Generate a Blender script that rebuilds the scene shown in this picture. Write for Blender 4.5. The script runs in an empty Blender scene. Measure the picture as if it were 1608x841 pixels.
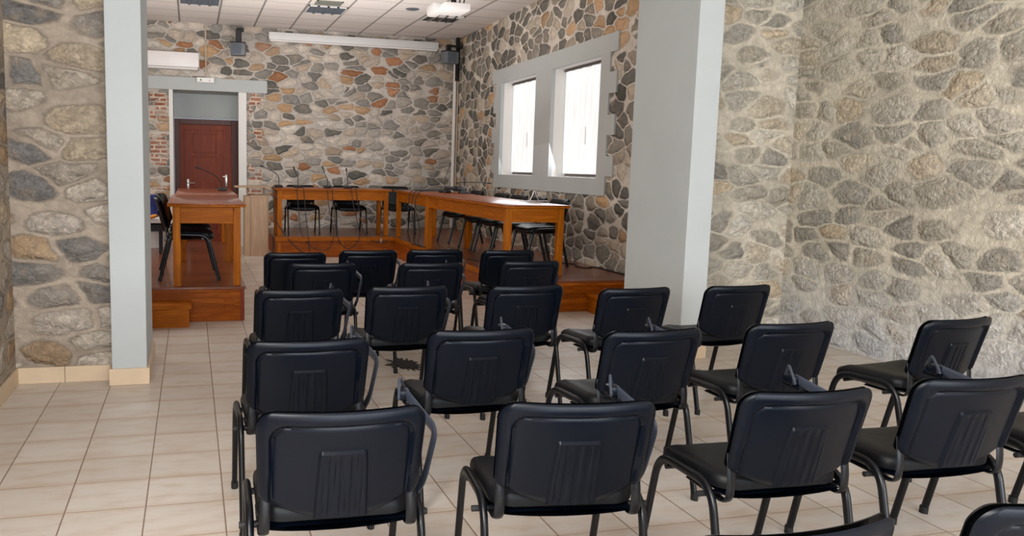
import bpy, bmesh, math, random
from mathutils import Vector, Matrix, noise as mnoise
random.seed(7)
C = bpy.context.scene.collection
PI = math.pi

# ------------------------------------------------------------------ colours / materials
def lin(c):
    out = []
    for v in c[:3]:
        v = v / 255.0
        out.append(v / 12.92 if v <= 0.04045 else ((v + 0.055) / 1.055) ** 2.4)
    return (out[0], out[1], out[2], 1.0)

class NT:
    """tiny node-tree helper"""
    def __init__(s, name):
        s.m = bpy.data.materials.new(name); s.m.use_nodes = True
        s.t = s.m.node_tree; s.t.nodes.clear()
        s.out = s.n('ShaderNodeOutputMaterial'); s.b = s.n('ShaderNodeBsdfPrincipled')
        s.l(s.b.outputs[0], s.out.inputs[0])
    def n(s, ty, **kw):
        nd = s.t.nodes.new(ty)
        for k, v in kw.items(): setattr(nd, k, v)
        return nd
    def l(s, a, b): s.t.links.new(a, b)
    def set(s, nd, i, v):
        if hasattr(v, 'is_linked') or isinstance(v, bpy.types.NodeSocket): s.l(v, nd.inputs[i])
        else: nd.inputs[i].default_value = v
    def math(s, op, a, b=0.0, c=None, clamp=False):
        nd = s.n('ShaderNodeMath', operation=op, use_clamp=clamp)
        s.set(nd, 0, a); s.set(nd, 1, b)
        if c is not None: s.set(nd, 2, c)
        return nd.outputs[0]
    def mix(s, f, a, b, bt='MIX'):
        nd = s.n('ShaderNodeMix', data_type='RGBA', blend_type=bt)
        s.set(nd, 0, f); s.set(nd, 6, a); s.set(nd, 7, b)
        return nd.outputs[2]
    def noise(s, vec, scale, detail=3.0, rough=0.5, col=False, dist=0.0):
        nd = s.n('ShaderNodeTexNoise'); s.set(nd, 'Vector', vec) if vec is not None else None
        nd.inputs['Scale'].default_value = scale; nd.inputs['Detail'].default_value = detail
        nd.inputs['Roughness'].default_value = rough; nd.inputs['Distortion'].default_value = dist
        return nd.outputs['Color' if col else 'Fac']
    def ramp(s, f, stops, interp='LINEAR'):
        nd = s.n('ShaderNodeValToRGB'); cr = nd.color_ramp; cr.interpolation = interp
        while len(cr.elements) < len(stops): cr.elements.new(0.5)
        for e, (p, c) in zip(cr.elements, stops): e.position = p; e.color = c
        s.set(nd, 0, f); return nd.outputs[0]
    def maprange(s, v, a, b, c=0.0, d=1.0, smooth=True):
        nd = s.n('ShaderNodeMapRange'); nd.interpolation_type = 'SMOOTHSTEP' if smooth else 'LINEAR'
        s.set(nd, 0, v); s.set(nd, 1, a); s.set(nd, 2, b); s.set(nd, 3, c); s.set(nd, 4, d)
        return nd.outputs[0]
    def obj(s): return s.n('ShaderNodeTexCoord').outputs['Object']
    def sep(s, v):
        nd = s.n('ShaderNodeSeparateXYZ'); s.l(v, nd.inputs[0]); return nd.outputs
    def comb(s, x, y, z=0.0):
        nd = s.n('ShaderNodeCombineXYZ'); s.set(nd, 0, x); s.set(nd, 1, y); s.set(nd, 2, z); return nd.outputs[0]
    def vadd(s, a, b, op='ADD'):
        nd = s.n('ShaderNodeVectorMath', operation=op); s.set(nd, 0, a); s.set(nd, 1, b); return nd.outputs[0]
    def vscale(s, a, k):
        nd = s.n('ShaderNodeVectorMath', operation='SCALE'); s.set(nd, 0, a); nd.inputs['Scale'].default_value = k; return nd.outputs[0]
    def bump(s, h, strength=0.5, dist=0.02):
        nd = s.n('ShaderNodeBump'); nd.inputs['Strength'].default_value = strength
        nd.inputs['Distance'].default_value = dist; s.l(h, nd.inputs['Height']); s.l(nd.outputs[0], s.b.inputs['Normal'])

def plain(name, rgb, rough=0.6, metal=0.0, var=0.06, nscale=6.0, bump=0.0, spec=0.5, bscale=120):
    t = NT(name); o = t.obj()
    f = t.noise(o, nscale, 3)
    k = t.maprange(f, 0.3, 0.7, 1 - var, 1 + var, False)
    nd = t.n('ShaderNodeMix', data_type='RGBA', blend_type='MULTIPLY'); nd.inputs[0].default_value = 1
    nd.inputs[6].default_value = lin(rgb); t.l(k, nd.inputs[7]); t.l(nd.outputs[2], t.b.inputs['Base Color'])
    t.b.inputs['Roughness'].default_value = rough; t.b.inputs['Metallic'].default_value = metal
    t.b.inputs['Specular IOR Level'].default_value = spec
    if bump: t.bump(t.noise(o, bscale, 4), bump, 0.002)
    return t.m

def stone(name, plane, cw, ch, mort, cols, m0=0.035, m1=0.10, bump=0.9, dist=0.03, rough_amt=0.35, contrast=1.0,
          off=0.0, bricks=False, warp=0.55, busy=0.25, bluish=None, wash_amt=0.45, vs=11, rim0=0.74, crag=0.0, ring_shade=0.42):
    t = NT(name); o = t.obj(); x, y, z = t.sep(o)[0:3]
    u = x if plane == 'x' else y
    uv = t.comb(t.math('ADD', t.math('DIVIDE', u, cw), off), t.math('DIVIDE', z, ch), 0.0)
    w1 = t.vscale(t.vadd(t.noise(uv, 0.42, 2, .5, True), (0.5, 0.5, 0.5), 'SUBTRACT'), warp * 2.6)
    w2 = t.vscale(t.vadd(t.noise(uv, 2.1, 3, .6, True), (0.5, 0.5, 0.5), 'SUBTRACT'), warp * 0.75)
    p = t.vadd(t.vadd(uv, w1), w2); p = t.vadd(p, (1.0, 1.0, 0.0), 'MULTIPLY')
    va = t.n('ShaderNodeTexVoronoi', voronoi_dimensions='2D', feature='F2')
    vb = t.n('ShaderNodeTexVoronoi', voronoi_dimensions='2D', feature='F1')
    for v in (va, vb):
        t.l(p, v.inputs['Vector']); v.inputs['Scale'].default_value = 1.0; v.inputs['Randomness'].default_value = 0.86
    f1 = vb.outputs['Distance']; edge = t.math('MULTIPLY', t.math('SUBTRACT', va.outputs['Distance'], f1), 0.60); cc = vb.outputs['Color']
    fine = t.noise(t.comb(u, z, 0.0), 26, 5, .65)
    r1, r2, r3 = t.sep(cc)[0:3]
    rim = t.math('MULTIPLY', t.math('SUBTRACT', rim0, f1), 0.55)          # rounds the cell corners off
    e = t.math('MINIMUM', edge, rim)
    e = t.math('ADD', e, t.math('MULTIPLY', t.math('SUBTRACT', fine, 0.5), 0.10))
    e = t.math('SUBTRACT', e, t.math('MULTIPLY', r3, 0.05))
    mask = t.maprange(e, m0, m1)
    dome = t.maprange(e, m0, m1 + 0.22)
    n = len(cols); col = t.ramp(r1, [(i / n, lin(c)) for i, c in enumerate(cols)], 'CONSTANT')
    tone = t.maprange(r2, 0, 1, 0.78, 1.16, False)
    col = t.mix(1.0, col, t.comb(tone, tone, tone), 'MULTIPLY')
    vein = t.noise(t.comb(u, z, 0.3), vs, 6, .75, dist=1.8)
    mot = t.maprange(vein, 0.30, 0.70, 1 - busy, 1 + busy, False)
    col = t.mix(1.0, col, t.comb(mot, mot, mot), 'MULTIPLY')
    crk = None
    if crag:      # hewn, splintered faces: little facets of different tone
        q = t.vadd(t.vscale(t.comb(u, t.math('MULTIPLY', z, 1.25), 0.0), 30.0), t.vscale(t.noise(t.comb(u, z, 5.0), 9, 3, .6, True), 3.2))
        vf = t.n('ShaderNodeTexVoronoi', voronoi_dimensions='2D', feature='F1'); t.l(q, vf.inputs['Vector']); vf.inputs['Scale'].default_value = 1.0
        fr_ = t.sep(vf.outputs['Color'])[0]
        fk2 = t.maprange(fr_, 0, 1, 1 - crag, 1 + crag * .8, False)
        col = t.mix(1.0, col, t.comb(fk2, fk2, fk2), 'MULTIPLY')
        crk = t.math('ADD', t.math('MULTIPLY', fr_, .5), t.math('MULTIPLY', vf.outputs['Distance'], -.5))
    warm = t.maprange(t.noise(t.comb(u, z, 2.0), 7, 3), 0.52, 0.72)
    col = t.mix(t.math('MULTIPLY', warm, 0.25), col, lin((204, 174, 136)))
    mc = t.mix(t.maprange(t.noise(t.comb(u, z, 4.0), 2.4, 5, .6), 0.35, 0.68), lin(mort), lin([v * 0.88 for v in mort]))
    fk = t.maprange(fine, .3, .7, 0.90, 1.08, False); mc = t.mix(1.0, mc, t.comb(fk, fk, fk), 'MULTIPLY')
    full = t.mix(t.math('MULTIPLY', mask, contrast), mc, col)
    ring_ = t.math('MULTIPLY', t.maprange(e, m0 - .035, m0 + .012), t.maprange(e, m0 + .012, m0 + .06, 1.0, 0.0))  # dark outline: crevice shadow lines painted around each stone
    full = t.mix(t.math('MULTIPLY', ring_, ring_shade), full, lin([v * 0.50 for v in mort]))
    # patches where mortar washes over the stone
    wash = t.maprange(t.noise(t.comb(u, z, 9.0), 1.3, 4, .6), 0.48, 0.72)
    full = t.mix(t.math('MULTIPLY', wash, wash_amt), full, mc)
    if bluish:  # bluish sky light painted into the wall colour near the floor
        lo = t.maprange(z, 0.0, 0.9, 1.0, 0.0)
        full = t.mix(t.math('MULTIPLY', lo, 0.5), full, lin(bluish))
    h = t.math('ADD', dome, t.math('MULTIPLY', t.noise(t.comb(u, z, 0.0), 15, 6, .72, dist=0.9), rough_amt))
    if crk is not None: h = t.math('ADD', h, t.math('MULTIPLY', crk, t.math('ADD', t.math('MULTIPLY', mask, .55), .12)))
    if bricks:
        bk = t.n('ShaderNodeTexBrick'); t.l(t.comb(u, z, 0.0), bk.inputs['Vector'])
        bk.inputs['Color1'].default_value = lin((140, 76, 54)); bk.inputs['Color2'].default_value = lin((172, 112, 84))
        bk.inputs['Mortar'].default_value = lin((206, 190, 172)); bk.inputs['Scale'].default_value = 1.0
        bk.inputs['Brick Width'].default_value = 0.20; bk.inputs['Row Height'].default_value = 0.072
        bk.inputs['Mortar Size'].default_value = 0.016; bk.inputs['Mortar Smooth'].default_value = 0.3
        a = t.math('MULTIPLY', t.math('GREATER_THAN', u, -0.66), t.math('LESS_THAN', u, -0.40))
        b = t.math('MULTIPLY', t.math('GREATER_THAN', u, 0.96), t.math('LESS_THAN', u, 1.20))
        b = t.math('MULTIPLY', b, t.math('GREATER_THAN', t.noise(t.comb(u, z, 7.0), 3.3, 2), 0.50))
        a = t.math('MULTIPLY', a, t.math('GREATER_THAN', t.noise(t.comb(0.0, z, 3.0), 2.1, 2), 0.50))
        bm_ = t.math('MULTIPLY', t.math('MAXIMUM', a, b), t.math('LESS_THAN', z, 2.66))
        bm_ = t.math('MULTIPLY', bm_, t.maprange(t.noise(t.comb(u, z, 11.0), 6.0, 3), 0.42, 0.52, 0.15, 0.85))
        full = t.mix(bm_, full, bk.outputs['Color'])
    t.l(full, t.b.inputs['Base Color']); t.b.inputs['Roughness'].default_value = 0.88
    t.b.inputs['Specular IOR Level'].default_value = 0.25
    t.bump(h, bump, dist)
    return t.m

def wood(name, a, b, grain='x', rough=0.35, scale=1.0, knots=True, plank=0.0, coat=0.0, dark=(96, 44, 18), plank_axis='y'):
    t = NT(name); o = t.obj(); xyz = t.sep(o); ax = {'x': 0, 'y': 1, 'z': 2}[grain]
    s = [1.0, 1.0, 1.0]; s[ax] = 0.07
    v = t.comb(t.math('MULTIPLY', xyz[0], s[0]), t.math('MULTIPLY', xyz[1], s[1]), t.math('MULTIPLY', xyz[2], s[2]))
    g = t.noise(v, 26 * scale, 4, .6, dist=0.6); g2 = t.noise(v, 90 * scale, 3, .5)
    f = t.math('ADD', t.math('MULTIPLY', g, 0.75), t.math('MULTIPLY', g2, 0.25))
    col = t.ramp(f, [(0.30, lin(a)), (0.52, lin(b)), (0.72, lin([0.72 * p + 0.28 * q for p, q in zip(a, b)]))])
    if plank:
        pa = xyz[{'x': 0, 'y': 1, 'z': 2}[plank_axis]]
        q = t.math('DIVIDE', pa, plank); idx = t.math('FLOOR', q); fr = t.math('FRACT', q)
        wn = t.n('ShaderNodeTexWhiteNoise', noise_dimensions='1D'); t.l(idx, wn.inputs['W'])
        k = t.maprange(wn.outputs['Value'], 0, 1, 0.82, 1.10, False); col = t.mix(1.0, col, t.comb(k, k, k), 'MULTIPLY')
        gp = t.math('LESS_THAN', fr, 0.035); col = t.mix(t.math('MULTIPLY', gp, 0.6), col, lin(dark))
    if knots:
        s2 = [1.0, 1.0, 1.0]; s2[ax] = 0.55
        v2 = t.comb(t.math('MULTIPLY', xyz[0], s2[0]), t.math('MULTIPLY', xyz[1], s2[1]), t.math('MULTIPLY', xyz[2], s2[2]))
        vo = t.n('ShaderNodeTexVoronoi', feature='F1'); t.l(v2, vo.inputs['Vector']); vo.inputs['Scale'].default_value = 4.2
        keep = t.math('GREATER_THAN', t.sep(vo.outputs['Color'])[0], 0.55)
        kn = t.math('MULTIPLY', t.maprange(vo.outputs['Distance'], 0.05, 0.11, 1.0, 0.0), keep)
        col = t.mix(t.math('MULTIPLY', kn, 0.75), col, lin(dark))
    t.l(col, t.b.inputs['Base Color']); t.b.inputs['Roughness'].default_value = rough
    t.b.inputs['Coat Weight'].default_value = coat; t.b.inputs['Specular IOR Level'].default_value = 0.12 if knots else 0.3; t.b.inputs['Coat Roughness'].default_value = 0.12
    t.bump(f, 0.12, 0.003)
    return t.m

TILE = 0.32; TX = -0.5206; TY = 3.4912
def floor_mat():
    t = NT('cream floor tiles'); o = t.obj(); x, y, z = t.sep(o)[0:3]
    a = t.math('DIVIDE', t.math('SUBTRACT', x, TX), TILE); b = t.math('DIVIDE', t.math('SUBTRACT', y, TY), TILE)
    fa = t.math('FRACT', a); fb = t.math('FRACT', b)
    da = t.math('MINIMUM', fa, t.math('SUBTRACT', 1.0, fa)); db = t.math('MINIMUM', fb, t.math('SUBTRACT', 1.0, fb))
    wn = t.n('ShaderNodeTexWhiteNoise', noise_dimensions='2D'); t.l(t.comb(t.math('FLOOR', a), t.math('FLOOR', b)), wn.inputs['Vector'])
    base = t.mix(t.maprange(wn.outputs['Value'], 0, 1, 0, 1, False), lin((194, 184, 173)), lin((206, 198, 189)))
    sm = t.noise(t.comb(t.math('MULTIPLY', x, 1.0), t.math('MULTIPLY', y, 2.6), 0.0), 5, 5, .6)
    base = t.mix(t.math('MULTIPLY', t.maprange(sm, 0.42, 0.75), 0.45), base, lin((182, 156, 128)))
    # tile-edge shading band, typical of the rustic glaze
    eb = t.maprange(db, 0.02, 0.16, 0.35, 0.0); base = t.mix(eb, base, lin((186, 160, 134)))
    ga = t.math('LESS_THAN', da, 0.009); gb = t.math('LESS_THAN', db, 0.008)
    base = t.mix(t.math('MULTIPLY', gb, 0.75), base, lin((150, 122, 98)))
    base = t.mix(ga, base, lin((128, 106, 88)))
    t.l(base, t.b.inputs['Base Color'])
    rr = t.maprange(sm, 0.3, 0.7, 0.30, 0.45, False); t.l(rr, t.b.inputs['Roughness'])
    t.b.inputs['Specular IOR Level'].default_value = 0.45
    h = t.math('MINIMUM', t.maprange(da, 0.0, 0.03), t.maprange(db, 0.0, 0.03))
    h = t.math('ADD', h, t.math('MULTIPLY', t.noise(o, 9, 4), 0.25))
    t.bump(h, 0.25, 0.004)
    return t.m

CELL = 0.6132; CX0 = -0.161; CY0 = 14.214; CH = 3.78
def ceiling_mat():
    t = NT('white suspended ceiling tiles'); o = t.obj(); x, y, z = t.sep(o)[0:3]
    a = t.math('FRACT', t.math('DIVIDE', t.math('SUBTRACT', x, CX0), CELL)); b = t.math('FRACT', t.math('DIVIDE', t.math('SUBTRACT', y, CY0), CELL))
    da = t.math('MINIMUM', a, t.math('SUBTRACT', 1.0, a)); db = t.math('MINIMUM', b, t.math('SUBTRACT', 1.0, b))
    base = t.mix(t.noise(o, 40, 4), lin((226, 218, 214)), lin((212, 204, 200)))
    base = t.mix(t.math('LESS_THAN', db, 0.022), base, lin((176, 168, 164)))
    base = t.mix(t.math('LESS_THAN', da, 0.024), base, lin((138, 134, 132)))
    t.l(base, t.b.inputs['Base Color']); t.b.inputs['Roughness'].default_value = 0.9
    h = t.math('MINIMUM', t.maprange(da, 0.015, 0.05), t.maprange(db, 0.015, 0.05)); t.bump(h, 0.3, 0.01)
    return t.m

M = {}
M['floor'] = floor_mat(); M['ceil'] = ceiling_mat()
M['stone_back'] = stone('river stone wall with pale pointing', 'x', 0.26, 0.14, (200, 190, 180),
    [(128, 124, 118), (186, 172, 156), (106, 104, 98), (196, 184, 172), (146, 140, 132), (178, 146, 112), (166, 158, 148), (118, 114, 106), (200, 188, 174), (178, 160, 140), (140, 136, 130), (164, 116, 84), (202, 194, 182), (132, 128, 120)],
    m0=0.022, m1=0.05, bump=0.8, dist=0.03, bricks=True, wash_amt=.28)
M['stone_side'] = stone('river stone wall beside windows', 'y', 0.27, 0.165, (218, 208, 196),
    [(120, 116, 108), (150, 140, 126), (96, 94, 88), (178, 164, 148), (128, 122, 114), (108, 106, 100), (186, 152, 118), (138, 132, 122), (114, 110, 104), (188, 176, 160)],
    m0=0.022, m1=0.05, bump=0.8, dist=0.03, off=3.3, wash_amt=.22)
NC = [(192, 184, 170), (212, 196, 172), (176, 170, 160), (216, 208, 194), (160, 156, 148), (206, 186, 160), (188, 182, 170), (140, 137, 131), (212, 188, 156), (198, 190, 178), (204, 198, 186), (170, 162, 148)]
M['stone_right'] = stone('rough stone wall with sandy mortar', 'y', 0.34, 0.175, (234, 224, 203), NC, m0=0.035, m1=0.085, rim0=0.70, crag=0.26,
    bump=1.0, dist=0.035, rough_amt=0.95, ring_shade=0.24, contrast=0.70, off=7.7, busy=0.30, vs=17, wash_amt=.55, warp=0.45, bluish=(214, 220, 230))
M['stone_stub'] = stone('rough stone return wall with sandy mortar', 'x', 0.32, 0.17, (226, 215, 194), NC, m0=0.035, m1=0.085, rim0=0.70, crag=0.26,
    bump=1.0, dist=0.035, rough_amt=0.95, ring_shade=0.24, contrast=0.70, off=1.7, busy=0.30, vs=17, wash_amt=.55, warp=0.45)
LC = [(178, 166, 150), (124, 122, 118), (196, 178, 152), (112, 110, 108), (180, 150, 116), (190, 178, 162), (148, 142, 134), (196, 184, 170)]  # darker palette: shade of the left walls put into the colour
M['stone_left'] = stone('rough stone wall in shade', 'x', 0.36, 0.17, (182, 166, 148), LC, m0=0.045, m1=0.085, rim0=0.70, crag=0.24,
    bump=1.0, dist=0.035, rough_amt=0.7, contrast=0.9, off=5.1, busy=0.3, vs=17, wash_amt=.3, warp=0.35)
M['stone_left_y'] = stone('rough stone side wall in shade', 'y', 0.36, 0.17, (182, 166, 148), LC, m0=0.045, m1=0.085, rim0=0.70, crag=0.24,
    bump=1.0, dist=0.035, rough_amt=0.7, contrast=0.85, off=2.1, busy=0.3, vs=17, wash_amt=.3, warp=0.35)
M['plaster'] = plain('light grey painted plaster', (178, 182, 181), 0.75, var=0.03, nscale=2.0, bump=0.15, bscale=60)
M['reveal'] = plain('white painted reveal', (222, 220, 216), 0.7, var=0.02)
M['skirt'] = plain('beige skirting tile', (206, 182, 152), 0.4, var=0.08, nscale=5)
M['pine_x'] = wood('orange varnished pine across', (190, 108, 14), (140, 72, 2), 'x', 0.5)
M['pine_y'] = wood('orange varnished pine lengthwise', (190, 108, 14), (140, 72, 2), 'y', 0.5)
M['pine_z'] = wood('orange varnished pine upright', (192, 112, 16), (144, 76, 4), 'z', 0.5)
M['front_x'] = wood('knotty pine platform boards', (186, 102, 22), (132, 62, 4), 'x', 0.42, plank=0.135, plank_axis='z')
M['front_y'] = wood('knotty pine platform side boards', (186, 100, 32), (140, 64, 12), 'y', 0.42, plank=0.135, plank_axis='z')
M['deck_x'] = wood('brown laminate deck', (138, 80, 48), (112, 60, 34), 'x', 0.30, knots=False, plank=0.19, plank_axis='y', coat=0.25, dark=(70, 36, 22))
M['top_y'] = wood('reddish lacquered table top', (152, 78, 32), (126, 56, 18), 'y', 0.3, knots=False, coat=0.3)
M['top_x'] = wood('reddish lacquered table top across', (152, 78, 32), (126, 56, 18), 'x', 0.3, knots=False, coat=0.3)
M['door'] = wood('mahogany door leaf', (150, 62, 16), (112, 40, 8), 'z', 0.5, knots=False)
M['door_frame'] = wood('dark mahogany door frame', (92, 42, 24), (70, 28, 14), 'z', 0.4, knots=False)
M['oak'] = wood('pale oak laminate', (186, 158, 130), (160, 130, 102), 'z', 0.5, knots=False)
M['vinyl'] = plain('black vinyl upholstery', (10, 12, 15), 0.46, var=0.10, nscale=8, bump=0.25, spec=0.22, bscale=420)
M['shell'] = plain('black moulded plastic shell', (3, 8, 18), 0.36, var=0.08, nscale=8, bump=0.12, spec=0.19, bscale=500)
M['tube'] = plain('black enamelled tube', (4, 6, 11), 0.34, var=0.04, spec=0.35)
M['armplastic'] = plain('dark grey arm plastic', (44, 50, 62), 0.42, var=0.05, spec=0.5)
M['rubber'] = plain('black rubber', (16, 16, 17), 0.7)
M['black'] = plain('matt black plastic', (20, 20, 21), 0.5)
M['cable'] = plain('dark cable sheath', (34, 20, 18), 0.5)
M['white'] = plain('white plastic', (232, 228, 226), 0.4, var=0.02)
M['casing'] = plain('off white screen casing', (214, 212, 210), 0.45, var=0.02)
M['grey'] = plain('grey speaker housing', (104, 108, 114), 0.5)
M['grille'] = plain('grey speaker cloth', (88, 94, 102), 0.8, bump=0.3, bscale=300)
M['metal'] = plain('brushed silver metal', (190, 186, 180), 0.3, metal=0.9)
M['mirror'] = plain('bright louvre metal', (214, 210, 206), 0.18, metal=1.0)
M['dark'] = plain('dark fixture recess', (62, 60, 60), 0.6)
M['ventc'] = plain('greenish grey vent metal', (120, 122, 114), 0.5)
M['green'] = plain('green sign print', (44, 128, 84), 0.6)
M['pipe'] = plain('white painted pipe', (214, 208, 202), 0.5, var=0.03)
M['conduit'] = plain('beige conduit', (176, 160, 138), 0.6)
M['screenedge'] = plain('dark blind rail and gap', (86, 74, 70), 0.5)
M['blue'] = plain('blue cloth', (28, 44, 112), 0.8)
M['orange'] = plain('orange cloth', (214, 140, 44), 0.8)
M['red'] = plain('dark red cloth', (120, 34, 30), 0.8)

def blind_mat():
    t = NT('sunlit white blind cloth'); o = t.obj(); x, y, z = t.sep(o)[0:3]
    f = t.noise(t.comb(t.math('MULTIPLY', y, 6.0), t.math('MULTIPLY', z, 0.8), 0.0), 2.0, 2)
    up = t.maprange(z, 2.2, 2.8, 0.0, 1.0)
    c = t.mix(up, (1.0, 1.0, 1.0, 1), (1.0, 0.84, 0.64, 1))
    t.b.inputs['Base Color'].default_value = (0.5, 0.5, 0.49, 1); t.b.inputs['Roughness'].default_value = 0.9
    t.l(c, t.b.inputs['Emission Color']); k = t.maprange(f, 0.3, 0.7, 0.66, 0.86, False)
    # emission stands in for daylight shining through the cloth, warmer at the top
    s = t.math('MULTIPLY', k, 1.0); t.l(s, t.b.inputs['Emission Strength'])
    return t.m
M['blind'] = blind_mat()
gm = NT('window glass'); gm.b.inputs['Base Color'].default_value = (0.9, 0.95, 1, 1); gm.b.inputs['Roughness'].default_value = 0.05
gm.b.inputs['Transmission Weight'].default_value = 1.0; M['glass'] = gm.m

# ------------------------------------------------------------------ mesh helpers
def add_box(bm, x0, x1, y0, y1, z0, z1, bev=0.0, seg=2, f=None):
    r = bmesh.ops.create_cube(bm, size=1.0)
    vs = r['verts']
    for v in vs:
        v.co = Vector((x0 + (v.co.x + .5) * (x1 - x0), y0 + (v.co.y + .5) * (y1 - y0), z0 + (v.co.z + .5) * (z1 - z0)))
    if bev:
        es = list({e for v in vs for e in v.link_edges})
        rb = bmesh.ops.bevel(bm, geom=es, offset=bev, segments=seg, profile=0.5, affect='EDGES')
        vs = list({v for fc in rb['faces'] for v in fc.verts} | {v for v in vs if v.is_valid})
    if f:
        for v in vs: v.co = Vector(f(v.co))
    return vs

def smooth_path(pts, n=6):
    P = [Vector(p) for p in pts]
    if len(P) < 3: return P
    out = []
    for i in range(len(P) - 1):
        a = P[max(i - 1, 0)]; b = P[i]; c = P[i + 1]; d = P[min(i + 2, len(P) - 1)]
        for k in range(n):
            t = k / n
            out.append(0.5 * ((2 * b) + (c - a) * t + (2 * a - 5 * b + 4 * c - d) * t * t + (3 * b - a - 3 * c + d) * t ** 3))
    out.append(P[-1]); return out

def fillet(pts, r, n=5):
    P = [Vector(p) for p in pts]; out = [P[0]]
    for i in range(1, len(P) - 1):
        a = (P[i - 1] - P[i]); b = (P[i + 1] - P[i]); rr = min(r, a.length * .48, b.length * .48)
        A = P[i] + a.normalized() * rr; B = P[i] + b.normalized() * rr
        for k in range(n + 1):
            t = k / n; out.append((1 - t) ** 2 * A + 2 * t * (1 - t) * P[i] + t * t * B)
    out.append(P[-1]); return out

def add_tube(bm, pts, ra, rb=None, side=(1, 0, 0), seg=10, cap=True):
    """sweep an ellipse; ra = half-size along 'side', rb across it"""
    rb = ra if rb is None else rb
    P = [Vector(p) for p in pts]; rings = []; S = Vector(side).normalized()
    for i, p in enumerate(P):
        d = (P[min(i + 1, len(P) - 1)] - P[max(i - 1, 0)])
        d = d.normalized() if d.length > 1e-9 else Vector((0, 0, 1))
        s = S - d * S.dot(d)
        if s.length < 1e-3: s = Vector((0, 1, 0)) - d * d.y
        if s.length < 1e-3: s = Vector((0, 0, 1)) - d * d.z
        s.normalize(); S = s if side is None else S
        q = d.cross(s)
        rings.append([bm.verts.new(p + s * (ra * math.cos(2 * PI * k / seg)) + q * (rb * math.sin(2 * PI * k / seg))) for k in range(seg)])
    for a, b in zip(rings, rings[1:]):
        for k in range(seg): bm.faces.new((a[k], a[(k + 1) % seg], b[(k + 1) % seg], b[k]))
    if cap: bm.faces.new(rings[0][::-1]); bm.faces.new(rings[-1])

def add_lathe(bm, prof, c=(0, 0, 0), seg=20):
    rings = []
    for r, z in prof:
        rings.append([bm.verts.new((c[0] + r * math.cos(2 * PI * k / seg), c[1] + r * math.sin(2 * PI * k / seg), c[2] + z)) for k in range(seg)])
    for a, b in zip(rings, rings[1:]):
        for k in range(seg): bm.faces.new((a[k], a[(k + 1) % seg], b[(k + 1) % seg], b[k]))
    bm.faces.new(rings[0][::-1]); bm.faces.new(rings[-1])

def add_grid(bm, nu, nv, fn):
    g = [[bm.verts.new(fn(i / nu, j / nv)) for j in range(nv + 1)] for i in range(nu + 1)]
    for i in range(nu):
        for j in range(nv): bm.faces.new((g[i][j], g[i + 1][j], g[i + 1][j + 1], g[i][j + 1]))
    return g

def obj(name, bm, mat, parent=None, smooth=False, loc=None):
    bmesh.ops.recalc_face_normals(bm, faces=bm.faces[:])
    me = bpy.data.meshes.new(name); bm.to_mesh(me); bm.free()
    me.materials.append(M[mat] if isinstance(mat, str) else mat)
    if smooth:
        for p in me.polygons: p.use_smooth = True
        try: me.set_sharp_from_angle(angle=math.radians(42))
        except Exception: pass
    o = bpy.data.objects.new(name, me); C.objects.link(o)
    if parent is not None: o.parent = parent
    if loc: o.location = loc
    return o

def box(name, mat, x0, x1, y0, y1, z0, z1, parent=None, bev=0.0, f=None, smooth=False):
    bm = bmesh.new(); add_box(bm, x0, x1, y0, y1, z0, z1, bev, f=f); return obj(name, bm, mat, parent, smooth)

def boxes(name, mat, L, parent=None, bev=0.0, f=None):
    bm = bmesh.new()
    for b in L: add_box(bm, *b, bev=bev, f=f)
    return obj(name, bm, mat, parent)

def tube(name, mat, pts, r, rb=None, parent=None, side=(1, 0, 0), seg=8, sm=True):
    bm = bmesh.new(); add_tube(bm, smooth_path(pts) if sm else pts, r, rb, side, seg); return obj(name, bm, mat, parent, True)

def thing(name, label, cat, loc=(0, 0, 0), rz=0.0, group=None):
    o = bpy.data.objects.new(name, None); C.objects.link(o); o.empty_display_size = 0.1
    o.location = loc; o.rotation_euler = (0, 0, rz); o['label'] = label; o['category'] = cat
    if group: o['group'] = group
    return o
def tag(o, label, cat, group=None):
    o['label'] = label; o['category'] = cat
    if group: o['group'] = group
    return o
def struct(o): o['kind'] = 'structure'; return o

def dup(root, loc, rz, label, group=None):
    r = root.copy(); C.objects.link(r); r.location = loc; r.rotation_euler = (0, 0, rz); r['label'] = label
    if group: r['group'] = group
    for ch in list(root.children):
        c = ch.copy(); C.objects.link(c); c.parent = r
        for g in ch.children:
            d = g.copy(); C.objects.link(d); d.parent = c
    return r

# ------------------------------------------------------------------ the setting
YB = 14.713          # back wall
HP = 0.324           # platform height
def RW(p): return (4.4137 + 0.0241 * p[1] + p[0], p[1], p[2])   # frame of the window wall: x becomes offset from it

struct(box('floor', 'floor', -3.2, 6.5, -5.0, 16.2, -0.12, 0.0))
struct(box('ceiling', 'ceil', -3.2, 6.5, -5.0, 16.2, CH, CH + 0.1))
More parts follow.
